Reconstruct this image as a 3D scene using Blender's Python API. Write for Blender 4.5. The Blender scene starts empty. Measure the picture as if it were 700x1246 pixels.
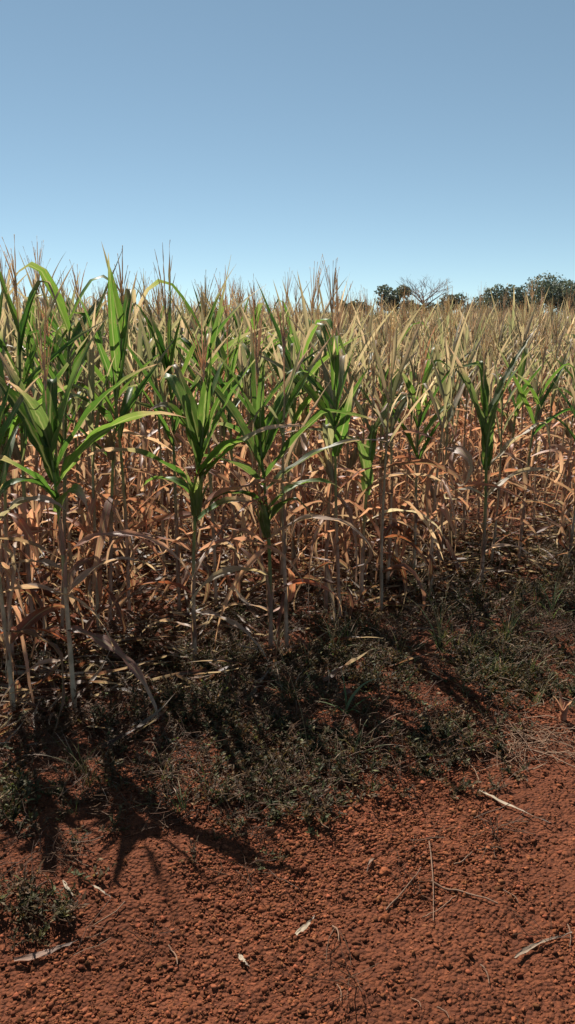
import bpy, math, random
import numpy as np
from mathutils import Vector, Matrix, Euler

R = math.radians
sc = bpy.context.scene

# ------------------------------------------------------------------ camera
cam_d = bpy.data.cameras.new('camera')
cam = bpy.data.objects.new('camera', cam_d)
sc.collection.objects.link(cam)
cam.location = (0, 0, 1.6)
cam.rotation_euler = (R(90 - 12.7), 0, 0)
cam_d.sensor_fit = 'VERTICAL'
cam_d.sensor_height = 24
cam_d.lens = 12 / math.tan(R(31))
cam_d.clip_start = 0.05
cam_d.clip_end = 3000
sc.camera = cam

# ------------------------------------------------------------------ sky, sun, exposure
SUN_EL, SUN_AZ = R(48), R(-26)            # azimuth measured from +Y towards +X
world = bpy.data.worlds.new('World')
sc.world = world
world.use_nodes = True
wn = world.node_tree
wn.nodes.clear()
sky = wn.nodes.new('ShaderNodeTexSky')
sky.sky_type = 'NISHITA'
sky.sun_disc = False
sky.sun_elevation = SUN_EL
sky.sun_rotation = SUN_AZ % (2 * math.pi)
sky.altitude = 3000
sky.air_density = 0.6
sky.dust_density = 0.0
sky.ozone_density = 1.0
bg = wn.nodes.new('ShaderNodeBackground')
bg.inputs['Strength'].default_value = 0.124
wo = wn.nodes.new('ShaderNodeOutputWorld')
wb = wn.nodes.new('ShaderNodeMix')            # white balance of the whole sky
wb.data_type = 'RGBA'; wb.blend_type = 'MULTIPLY'
wb.inputs['Factor'].default_value = 1.0
wb.inputs['B'].default_value = (0.93, 1.06, 0.98, 1)
gm = wn.nodes.new('ShaderNodeGamma')          # softer gradient, whole sky
gm.inputs['Gamma'].default_value = 0.68
wn.links.new(sky.outputs[0], gm.inputs[0])
wn.links.new(gm.outputs[0], wb.inputs['A'])
wn.links.new(wb.outputs['Result'], bg.inputs[0])
wn.links.new(bg.outputs[0], wo.inputs[0])

sun_d = bpy.data.lights.new('sun', 'SUN')
sun_d.energy = 5.0
sun_d.angle = R(0.5)
sun_d.color = (1.0, 0.93, 0.84)
sun = bpy.data.objects.new('sun', sun_d)
sc.collection.objects.link(sun)
sdir = Vector((math.sin(SUN_AZ) * math.cos(SUN_EL), math.cos(SUN_AZ) * math.cos(SUN_EL), math.sin(SUN_EL)))
sun.rotation_euler = sdir.to_track_quat('Z', 'Y').to_euler()
sun.location = sdir * 30

vs = sc.view_settings
vs.view_transform = 'Standard'
vs.look = 'None'
vs.exposure = 0.8
vs.gamma = 1.0
vs.use_curve_mapping = False
sc.cycles.max_bounces = 6
sc.cycles.diffuse_bounces = 3
sc.cycles.transmission_bounces = 4
sc.cycles.transparent_max_bounces = 4
sc.cycles.use_denoising = True

# ------------------------------------------------------------------ helpers
rng = np.random.default_rng(7)
random.seed(7)
COL = sc.collection.objects


def hash2(ix, iy, seed):
    h = (ix.astype(np.int64) * 374761393 + iy.astype(np.int64) * 668265263 + seed * 1442695041) & 0x7fffffff
    h = ((h ^ (h >> 13)) * 1274126177) & 0x7fffffff
    h = (h ^ (h >> 16)) & 0xffffff
    return h / float(0xffffff)


def vnoise(x, y, seed=0):
    x = np.asarray(x, float); y = np.asarray(y, float)
    ix, iy = np.floor(x), np.floor(y)
    fx, fy = x - ix, y - iy
    fx = fx * fx * (3 - 2 * fx); fy = fy * fy * (3 - 2 * fy)
    a, b = hash2(ix, iy, seed), hash2(ix + 1, iy, seed)
    c, d = hash2(ix, iy + 1, seed), hash2(ix + 1, iy + 1, seed)
    return (a + (b - a) * fx) * (1 - fy) + (c + (d - c) * fx) * fy - 0.5


EDGE_P = np.array([-1.13, 3.27])
EDGE_D = np.array([0.772, 0.636])
EDGE_N = np.array([-0.636, 0.772])


def edge_u(x, y):      # metres into the field from its front row (negative: on the track side)
    return (x - EDGE_P[0]) * EDGE_N[0] + (y - EDGE_P[1]) * EDGE_N[1]


def smooth(a, b, v):
    t = np.clip((v - a) / (b - a), 0, 1)
    return t * t * (3 - 2 * t)


def ground_z(x, y):
    x = np.asarray(x, float); y = np.asarray(y, float)
    d = np.hypot(x, y)
    u = edge_u(x, y)
    near = 1 - smooth(7, 14, d)
    z = 0.05 * vnoise(x * 0.8, y * 0.8, 1) + 0.035 * vnoise(x * 2.1, y * 2.1, 2)
    z = z + 0.030 * vnoise(x * 5.3, y * 5.3, 3) * near
    z = z + (0.016 * vnoise(x * 13, y * 13, 4) + 0.010 * vnoise(x * 29, y * 29, 5)) * near
    z = z + 0.05 * (1 - smooth(0.0, 0.7, np.abs(u + 0.9)))            # low bank of weeds
    return z * smooth(0.2, 0.9, d + 0.3)


def gz(x, y):
    return float(ground_z(np.array([x]), np.array([y]))[0])


def mk_mesh(name, v, f, col=None, uv=None, smooth_sh=True, mat=None):
    me = bpy.data.meshes.new(name)
    v = np.asarray(v, dtype=np.float32)
    nv = len(v)
    if isinstance(f, np.ndarray):
        k = f.shape[1]
        me.vertices.add(nv); me.vertices.foreach_set('co', v.ravel())
        me.loops.add(f.size); me.loops.foreach_set('vertex_index', f.ravel().astype(np.int32))
        me.polygons.add(len(f))
        me.polygons.foreach_set('loop_start', (np.arange(len(f)) * k).astype(np.int32))
        me.update(calc_edges=True)
    else:
        me.from_pydata(v.tolist(), [], f)
    if col is not None:
        at = me.attributes.new('Col', 'FLOAT_COLOR', 'POINT')
        at.data.foreach_set('color', np.asarray(col, dtype=np.float32).ravel())
    if uv is not None:
        at = me.attributes.new('LeafUV', 'FLOAT2', 'POINT')
        at.data.foreach_set('vector', np.asarray(uv, dtype=np.float32).ravel())
    if smooth_sh:
        me.polygons.foreach_set('use_smooth', np.ones(len(me.polygons), dtype=bool))
    if mat:
        me.materials.append(mat)
    return me


def link(name, me, parent=None, **props):
    o = bpy.data.objects.new(name, me)
    COL.link(o)
    if parent:
        o.parent = parent
    for k, val in props.items():
        o[k] = val
    return o


# ------------------------------------------------------------------ materials
def nt_new(name):
    m = bpy.data.materials.new(name)
    m.use_nodes = True
    m.node_tree.nodes.clear()
    return m, m.node_tree


def N(nt, t, **kw):
    n = nt.nodes.new(t)
    for k, v in kw.items():
        setattr(n, k, v)
    return n


def leaf_material(name, transl=0.52, rough=0.45, spec=0.42, veins=True, rnd=0.28):
    m, nt = nt_new(name)
    L = nt.links.new
    at = N(nt, 'ShaderNodeAttribute', attribute_name='Col')
    uv = N(nt, 'ShaderNodeAttribute', attribute_name='LeafUV')
    oi = N(nt, 'ShaderNodeObjectInfo')
    # streaks along the blade and blotches
    mp = N(nt, 'ShaderNodeMapping'); mp.inputs['Scale'].default_value = (16, 5, 1)
    L(uv.outputs['Vector'], mp.inputs['Vector'])
    comb = N(nt, 'ShaderNodeVectorMath', operation='ADD')
    rv = N(nt, 'ShaderNodeCombineXYZ')
    mul = N(nt, 'ShaderNodeMath', operation='MULTIPLY'); mul.inputs[1].default_value = 37.0
    L(oi.outputs['Random'], mul.inputs[0]); L(mul.outputs[0], rv.inputs[2])
    L(mp.outputs[0], comb.inputs[0]); L(rv.outputs[0], comb.inputs[1])
    no = N(nt, 'ShaderNodeTexNoise'); no.inputs['Scale'].default_value = 1.0; no.inputs['Detail'].default_value = 4
    L(comb.outputs[0], no.inputs['Vector'])
    mr = N(nt, 'ShaderNodeMapRange'); mr.inputs[1].default_value = 0.3; mr.inputs[2].default_value = 0.7
    mr.inputs[3].default_value = 0.72; mr.inputs[4].default_value = 1.28
    L(no.outputs['Fac'], mr.inputs[0])
    r2 = N(nt, 'ShaderNodeMapRange'); r2.inputs[3].default_value = 1 - rnd; r2.inputs[4].default_value = 1 + rnd
    L(oi.outputs['Random'], r2.inputs[0])
    mm = N(nt, 'ShaderNodeMath', operation='MULTIPLY'); L(mr.outputs[0], mm.inputs[0]); L(r2.outputs[0], mm.inputs[1])
    sca = N(nt, 'ShaderNodeVectorMath', operation='SCALE'); L(at.outputs['Color'], sca.inputs[0]); L(mm.outputs[0], sca.inputs['Scale'])
    col = sca.outputs[0]
    if veins:
        n3 = N(nt, 'ShaderNodeTexNoise'); n3.inputs['Scale'].default_value = 2.2; n3.inputs['Detail'].default_value = 6; n3.inputs['Roughness'].default_value = 0.7
        mp3 = N(nt, 'ShaderNodeMapping'); mp3.inputs['Scale'].default_value = (2.2, 4.0, 1)
        L(uv.outputs['Vector'], mp3.inputs['Vector'])
        ad3 = N(nt, 'ShaderNodeVectorMath', operation='ADD'); L(mp3.outputs[0], ad3.inputs[0]); L(rv.outputs[0], ad3.inputs[1]); L(ad3.outputs[0], n3.inputs['Vector'])
        sp = N(nt, 'ShaderNodeMapRange'); sp.inputs[1].default_value = 0.56; sp.inputs[2].default_value = 0.72; sp.inputs[3].default_value = 0.0; sp.inputs[4].default_value = 0.75
        L(n3.outputs['Fac'], sp.inputs[0])
        m3 = N(nt, 'ShaderNodeMix', data_type='RGBA'); m3.inputs['B'].default_value = (0.33, 0.22, 0.12, 1)
        L(sp.outputs[0], m3.inputs['Factor']); L(col, m3.inputs['A'])
        col = m3.outputs['Result']
    if veins:
        sx = N(nt, 'ShaderNodeSeparateXYZ'); L(uv.outputs['Vector'], sx.inputs[0])
        ab = N(nt, 'ShaderNodeMath', operation='SUBTRACT'); ab.inputs[1].default_value = 0.5; L(sx.outputs[0], ab.inputs[0])
        ab2 = N(nt, 'ShaderNodeMath', operation='ABSOLUTE'); L(ab.outputs[0], ab2.inputs[0])
        rib = N(nt, 'ShaderNodeMapRange'); rib.inputs[1].default_value = 0.03; rib.inputs[2].default_value = 0.08
        rib.inputs[3].default_value = 0.45; rib.inputs[4].default_value = 0.0
        L(ab2.outputs[0], rib.inputs[0])
        mx = N(nt, 'ShaderNodeMix', data_type='RGBA'); mx.inputs['B'].default_value = (0.42, 0.42, 0.22, 1)
        L(rib.outputs[0], mx.inputs['Factor']); L(col, mx.inputs['A'])
        col = mx.outputs['Result']
    pr = N(nt, 'ShaderNodeBsdfPrincipled')
    pr.inputs['Roughness'].default_value = rough
    pr.inputs['Specular IOR Level'].default_value = spec
    L(col, pr.inputs['Base Color'])
    # fine lengthwise relief
    bp = N(nt, 'ShaderNodeBump'); bp.inputs['Strength'].default_value = 0.25; bp.inputs['Distance'].default_value = 0.004
    L(no.outputs['Fac'], bp.inputs['Height']); L(bp.outputs[0], pr.inputs['Normal'])
    tr = N(nt, 'ShaderNodeBsdfTranslucent')
    tint = N(nt, 'ShaderNodeMix', data_type='RGBA', blend_type='MULTIPLY')
    tint.inputs['Factor'].default_value = 1.0
    tint.inputs['B'].default_value = (1.28, 1.20, 0.88, 1)
    L(col, tint.inputs['A']); L(tint.outputs['Result'], tr.inputs['Color'])
    ms = N(nt, 'ShaderNodeMixShader'); ms.inputs[0].default_value = transl
    L(pr.outputs[0], ms.inputs[1]); L(tr.outputs[0], ms.inputs[2])
    o = N(nt, 'ShaderNodeOutputMaterial'); L(ms.outputs[0], o.inputs[0])
    return m


def solid_material(name, rough=0.7, spec=0.2, nscale=60.0, lo=0.7, hi=1.3, bump=0.3, rnd=0.2):
    m, nt = nt_new(name)
    L = nt.links.new
    at = N(nt, 'ShaderNodeAttribute', attribute_name='Col')
    tc = N(nt, 'ShaderNodeTexCoord')
    oi = N(nt, 'ShaderNodeObjectInfo')
    no = N(nt, 'ShaderNodeTexNoise'); no.inputs['Scale'].default_value = nscale; no.inputs['Detail'].default_value = 4
    L(tc.outputs['Object'], no.inputs['Vector'])
    mr = N(nt, 'ShaderNodeMapRange'); mr.inputs[1].default_value = 0.3; mr.inputs[2].default_value = 0.7
    mr.inputs[3].default_value = lo; mr.inputs[4].default_value = hi
    L(no.outputs['Fac'], mr.inputs[0])
    r2 = N(nt, 'ShaderNodeMapRange'); r2.inputs[3].default_value = 1 - rnd; r2.inputs[4].default_value = 1 + rnd
    L(oi.outputs['Random'], r2.inputs[0])
    mm = N(nt, 'ShaderNodeMath', operation='MULTIPLY'); L(mr.outputs[0], mm.inputs[0]); L(r2.outputs[0], mm.inputs[1])
    sca = N(nt, 'ShaderNodeVectorMath', operation='SCALE'); L(at.outputs['Color'], sca.inputs[0]); L(mm.outputs[0], sca.inputs['Scale'])
    pr = N(nt, 'ShaderNodeBsdfPrincipled')
    pr.inputs['Roughness'].default_value = rough
    pr.inputs['Specular IOR Level'].default_value = spec
    L(sca.outputs[0], pr.inputs['Base Color'])
    bp = N(nt, 'ShaderNodeBump'); bp.inputs['Strength'].default_value = bump; bp.inputs['Distance'].default_value = 0.003
    L(no.outputs['Fac'], bp.inputs['Height']); L(bp.outputs[0], pr.inputs['Normal'])
    o = N(nt, 'ShaderNodeOutputMaterial'); L(pr.outputs[0], o.inputs[0])
    return m


def soil_material():
    m, nt = nt_new('red_soil')
    L = nt.links.new
    tc = N(nt, 'ShaderNodeTexCoord')
    n1 = N(nt, 'ShaderNodeTexNoise'); n1.inputs['Scale'].default_value = 2.3; n1.inputs['Detail'].default_value = 6
    n2 = N(nt, 'ShaderNodeTexNoise'); n2.inputs['Scale'].default_value = 55; n2.inputs['Detail'].default_value = 5; n2.inputs['Roughness'].default_value = 0.65
    v = N(nt, 'ShaderNodeTexVoronoi'); v.inputs['Scale'].default_value = 85
    for n in (n1, n2, v):
        L(tc.outputs['Object'], n.inputs['Vector'])
    cr = N(nt, 'ShaderNodeValToRGB')
    cr.color_ramp.elements[0].position = 0.3; cr.color_ramp.elements[0].color = (0.074, 0.026, 0.015, 1)
    cr.color_ramp.elements[1].position = 0.72; cr.color_ramp.elements[1].color = (0.190, 0.062, 0.028, 1)
    L(n2.outputs['Fac'], cr.inputs[0])
    mr = N(nt, 'ShaderNodeMapRange'); mr.inputs[1].default_value = 0.3; mr.inputs[2].default_value = 0.7
    mr.inputs[3].default_value = 0.75; mr.inputs[4].default_value = 1.2
    L(n1.outputs['Fac'], mr.inputs[0])
    sca = N(nt, 'ShaderNodeVectorMath', operation='SCALE'); L(cr.outputs[0], sca.inputs[0]); L(mr.outputs[0], sca.inputs['Scale'])
    pr = N(nt, 'ShaderNodeBsdfPrincipled'); pr.inputs['Roughness'].default_value = 0.95; pr.inputs['Specular IOR Level'].default_value = 0.1
    L(sca.outputs[0], pr.inputs['Base Color'])
    b1 = N(nt, 'ShaderNodeBump'); b1.inputs['Strength'].default_value = 0.9; b1.inputs['Distance'].default_value = 0.012; b1.invert = True
    L(v.outputs['Distance'], b1.inputs['Height'])
    b2 = N(nt, 'ShaderNodeBump'); b2.inputs['Strength'].default_value = 0.8; b2.inputs['Distance'].default_value = 0.01
    L(n2.outputs['Fac'], b2.inputs['Height']); L(b1.outputs[0], b2.inputs['Normal']); L(b2.outputs[0], pr.inputs['Normal'])
    o = N(nt, 'ShaderNodeOutputMaterial'); L(pr.outputs[0], o.inputs[0])
    return m


M_LEAF = leaf_material('corn_leaf')
M_WEED = leaf_material('weed_leaf', transl=0.3, rough=0.6, spec=0.25, veins=False, rnd=0.35)
M_STALK = solid_material('corn_stalk', rough=0.55, spec=0.3, nscale=30, bump=0.2)
M_TASSEL = leaf_material('tassel', transl=0.45, rough=0.8, spec=0.1, veins=False, rnd=0.15)
M_CLOD = solid_material('soil_clod', rough=0.95, spec=0.08, nscale=120, lo=0.7, hi=1.25, bump=0.6, rnd=0.0)
M_SOIL = soil_material()
M_STRAW = leaf_material('dry_straw', transl=0.15, rough=0.6, spec=0.25, veins=False, rnd=0.2)
M_BARK = solid_material('bark', rough=0.9, spec=0.1, nscale=4)
M_TREE = leaf_material('tree_leaf', transl=0.25, rough=0.6, spec=0.3, veins=False, rnd=0.05)

# ------------------------------------------------------------------ ground
def graded(lo, fine0, fine1, hi, step, grow):
    mid = list(np.arange(fine0, fine1, step))
    a, s = [], step
    p = fine1
    while p < hi:
        a.append(p); s *= grow; p += s
    a.append(hi)
    b, s = [], step
    p = fine0 - step
    while p > lo:
        b.append(p); s *= grow; p -= s
    b.append(lo)
    return np.array(b[::-1] + mid + a)


gx = graded(-900, -1.5, 1.6, 900, 0.011, 1.055)
gy = graded(-30, 1.25, 4.3, 1800, 0.010, 1.055)
GX, GY = np.meshgrid(gx, gy)
GZ = ground_z(GX, GY) + 0.009 * vnoise(GX * 60, GY * 60, 9) * (np.hypot(GX, GY) < 6)
nx, ny = len(gx), len(gy)
idx = np.arange(nx * ny).reshape(ny, nx)
quads = np.stack([idx[:-1, :-1], idx[:-1, 1:], idx[1:, 1:], idx[1:, :-1]], -1).reshape(-1, 4)
gv = np.stack([GX, GY, GZ], -1).reshape(-1, 3)
ground = link('ground', mk_mesh('ground', gv, quads, mat=M_SOIL), kind='structure',
              label='bare red soil of the track and field')

# soil clods: lumps of red earth, one uncountable mass
def ico(sub):
    import bmesh
    bm = bmesh.new()
    bmesh.ops.create_icosphere(bm, subdivisions=sub, radius=1.0)
    v = np.array([p.co[:] for p in bm.verts]); f = np.array([[q.index for q in p.verts] for p in bm.faces])
    bm.free()
    return v, f


def lumps(n, sub, xs, ys, sizes, cols, r):
    v0, f0 = ico(sub)
    k = len(v0)
    base = v0[None] * (1 + r.uniform(-0.3, 0.3, (n, k, 1))) + r.uniform(-0.34, 0.34, (n, k, 3))
    base = base * r.uniform(0.5, 1.4, (n, 1, 3)) * np.array([1, 1, 0.75])
    a = r.uniform(0, 6.283, n)
    ca, sa = np.cos(a)[:, None], np.sin(a)[:, None]
    x = base[..., 0] * ca - base[..., 1] * sa
    y = base[..., 0] * sa + base[..., 1] * ca
    V = np.stack([x, y, base[..., 2]], -1) * sizes[:, None, None]
    V[..., 0] += xs[:, None]; V[..., 1] += ys[:, None]
    V[..., 2] += (ground_z(xs, ys) + sizes * 0.22)[:, None]
    F = f0[None] + (np.arange(n) * k)[:, None, None]
    C = np.concatenate([np.repeat(cols[:, None, :], k, 1), np.ones((n, k, 1))], -1)
    return V.reshape(-1, 3), F.reshape(-1, 3), C.reshape(-1, 4)


def clod_points(n, r):
    xs, ys = [], []
    tot = 0
    while tot < n:
        y = r.uniform(1.45, 4.6, n); x = r.uniform(-0.48, 0.48, n) * (y + 0.5)
        u = edge_u(x, y)
        dens = (0.14 + 1.0 * smooth(-0.18, 0.22, vnoise(x * 2.2, y * 2.2, 21) + 0.25 * vnoise(x * 9, y * 9, 22))) * (0.35 + 0.65 * smooth(-0.6, -1.3, u)) * np.clip((2.6 / y) ** 1.3, 0, 1)
        k = r.random(n) < dens
        xs.append(x[k]); ys.append(y[k]); tot += k.sum()
    return np.concatenate(xs)[:n], np.concatenate(ys)[:n]


def clod_cols(n, r):
    c = np.array([0.172, 0.058, 0.027])[None] * r.uniform(0.5, 1.5, (n, 1))
    c = c * (1 + r.uniform(-0.08, 0.08, (n, 3)))
    return c


r = np.random.default_rng(11)
n = 66000
x, y = clod_points(n, r)
s = np.clip(r.lognormal(math.log(0.0031), 0.48, n), 0.0013, 0.0085)
va, fa, ca = lumps(n, 1, x, y, s, clod_cols(n, r), r)
n2 = 220
x, y = clod_points(n2, r)
s = np.clip(r.lognormal(math.log(0.0075), 0.28, n2), 0.005, 0.014)
vb, fb, cb = lumps(n2, 2, x, y, s, clod_cols(n2, r), r)
link('soil_clods', mk_mesh('soil_clods', np.vstack([va, vb]), np.vstack([fa, fb + len(va)]), np.vstack([ca, cb]),
                           smooth_sh=False, mat=M_CLOD), kind='stuff',
     label='loose crumbs and clods of red earth covering the track', category='soil')

# ------------------------------------------------------------------ plant pieces
GREEN = np.array([0.042, 0.118, 0.022])
LIME = np.array([0.112, 0.205, 0.034])
OLIVE = np.array([0.200, 0.210, 0.115])
GREYG = np.array([0.185, 0.200, 0.120])
TAN = np.array([0.470, 0.325, 0.240])
PALE = np.array([0.640, 0.550, 0.420])
RUST = np.array([0.260, 0.080, 0.042])
STRAWC = np.array([0.450, 0.335, 0.250])
PINK = np.array([0.390, 0.205, 0.155])


def blade(r, L, W, th0, curl, nseg=12, across=3, fold=0.5, wave=0.0, twist=0.0, kink=None, side=0.0,
          c0=GREEN, c1=TAN, dry_from=0.85, power=1.6, base_w=0.55, taper=1.25):
    """A leaf blade rising from the origin along +X/+Z. Angles in degrees from the vertical."""
    s = np.linspace(0, 1, nseg + 1)
    th = R(th0) + R(curl) * s ** power
    if kink:
        th = th + R(kink[1]) * smooth(kink[0] - 0.03, kink[0] + 0.05, s)
    ds = L / nseg
    tx, tz = np.sin(th), np.cos(th)
    px = np.concatenate([[0], np.cumsum((tx[1:] + tx[:-1]) * 0.5 * ds)])
    pz = np.concatenate([[0], np.cumsum((tz[1:] + tz[:-1]) * 0.5 * ds)])
    py = side * L * s ** 2
    T = np.stack([tx, np.gradient(py, ds), tz], -1)
    T /= np.linalg.norm(T, axis=1)[:, None]
    B = np.stack([np.zeros_like(s), np.ones_like(s), np.zeros_like(s)], -1)
    Nn = np.cross(T, B)                      # points to the upper face
    Nn /= np.linalg.norm(Nn, axis=1)[:, None]
    B = np.cross(Nn, T)
    tw = R(twist) * s
    Bt = B * np.cos(tw)[:, None] + Nn * np.sin(tw)[:, None]
    Nt = Nn * np.cos(tw)[:, None] - B * np.sin(tw)[:, None]
    prof = np.minimum(1.0, base_w + (1 - base_w) * smooth(0, 0.22, s)) * np.clip(1 - ((s - 0.22) / 0.78).clip(0) ** taper, 0, 1)
    prof = np.maximum(prof, 0.02)
    w = W * 0.5 * prof
    q = np.linspace(-1, 1, across)
    ph = r.uniform(0, 6.28, 2)
    fr = r.uniform(14, 24) * L / 0.6
    fa = fold * (1 - 0.35 * s)
    P, UV, C = [], [], []
    tipdry = smooth(dry_from - 0.12, min(1.02, dry_from + 0.25), s + r.normal(0, 0.02, len(s)))
    for qi in q:
        off = w * abs(qi)
        lat = np.sign(qi) * off * np.cos(fa)
        up = off * np.sin(fa)
        if abs(qi) > 0.6:
            up = up + wave * W * np.sin(fr * s + (ph[0] if qi > 0 else ph[1])) * prof * abs(qi)
        P.append(np.stack([px, py, pz], -1) + Bt * lat[:, None] + Nt * up[:, None])
        UV.append(np.stack([np.full_like(s, 0.5 + 0.5 * qi), s * L * 2], -1))
        t = np.clip(tipdry + 0.25 * abs(qi) * tipdry, 0, 1)[:, None]
        C.append(c0[None] * (1 - t) + c1[None] * t)
    P = np.stack(P, 1); UV = np.stack(UV, 1); C = np.stack(C, 1)
    P = P + r.normal(0, 0.0012, P.shape) * (1 if wave > 0.08 else 0.3)
    a = across
    i = np.arange(nseg)[:, None] * a + np.arange(a - 1)[None]
    F = np.stack([i, i + 1, i + a + 1, i + a], -1).reshape(-1, 4)
    C = np.concatenate([C.reshape(-1, 3), np.ones((P.shape[0] * a, 1))], 1)
    return P.reshape(-1, 3), F, C, UV.reshape(-1, 2)


def tube(path, rad, sides, cols):
    path = np.asarray(path, float); n = len(path)
    rad = np.broadcast_to(np.asarray(rad, float), (n,))
    T = np.gradient(path, axis=0); T /= np.linalg.norm(T, axis=1)[:, None] + 1e-9
    ref = np.array([0.31, 0.95, 0.05]) if abs(T[:, 2]).mean() > 0.5 else np.array([0.05, 0.1, 1.0])
    A = np.cross(T, ref); A /= np.linalg.norm(A, axis=1)[:, None] + 1e-9
    B = np.cross(T, A)
    an = np.arange(sides) * 2 * math.pi / sides
    V = path[:, None] + (A[:, None] * np.cos(an)[None, :, None] + B[:, None] * np.sin(an)[None, :, None]) * rad[:, None, None]
    i = np.arange(n - 1)[:, None] * sides; j = np.arange(sides)[None]; j2 = (j + 1) % sides
    F = np.stack([i + j, i + j2, i + sides + j2, i + sides + j], -1).reshape(-1, 4)
    cols = np.broadcast_to(np.asarray(cols, float), (n, 3))
    C = np.concatenate([np.repeat(cols[:, None], sides, 1), np.ones((n, sides, 1))], -1).reshape(-1, 4)
    UV = np.stack([np.broadcast_to(np.arange(sides)[None] / sides, (n, sides)), np.broadcast_to(np.linspace(0, 1, n)[:, None], (n, sides))], -1).reshape(-1, 2)
    return V.reshape(-1, 3), F, C, UV


def join(parts):
    V, F, C, U, o = [], [], [], [], 0
    for v, f, c, u in parts:
        V.append(v); F.append(f + o); C.append(c); U.append(u); o += len(v)
    return np.vstack(V), np.vstack(F), np.vstack(C), np.vstack(U)


def place(g, az=0.0, loc=(0, 0, 0), roll=0.0, pitch=0.0):
    m = np.array(Matrix.Rotation(az, 3, 'Z') @ Matrix.Rotation(pitch, 3, 'Y') @ Matrix.Rotation(roll, 3, 'X'))
    return g[0] @ m.T + np.asarray(loc), g[1], g[2], g[3]


def mixc(a, b, t):
    return a * (1 - t) + b * t


def dry_colour(r):
    k = r.random()
    if k < 0.25:
        c = TAN
    elif k < 0.65:
        c = PINK
    elif k < 0.90:
        c = RUST
    else:
        c = PALE
    return mixc(c, TAN, r.uniform(0, 0.2)) * r.uniform(0.6, 1.0)


class Plant:
    """Pieces of one plant: list of (name, geometry, material, owner index or None)."""
    def __init__(self):
        self.parts = []

    def add(self, name, g, mat, owner=None, label=None):
        self.parts.append((name, g, mat, owner, label))
        return len(self.parts) - 1


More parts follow.
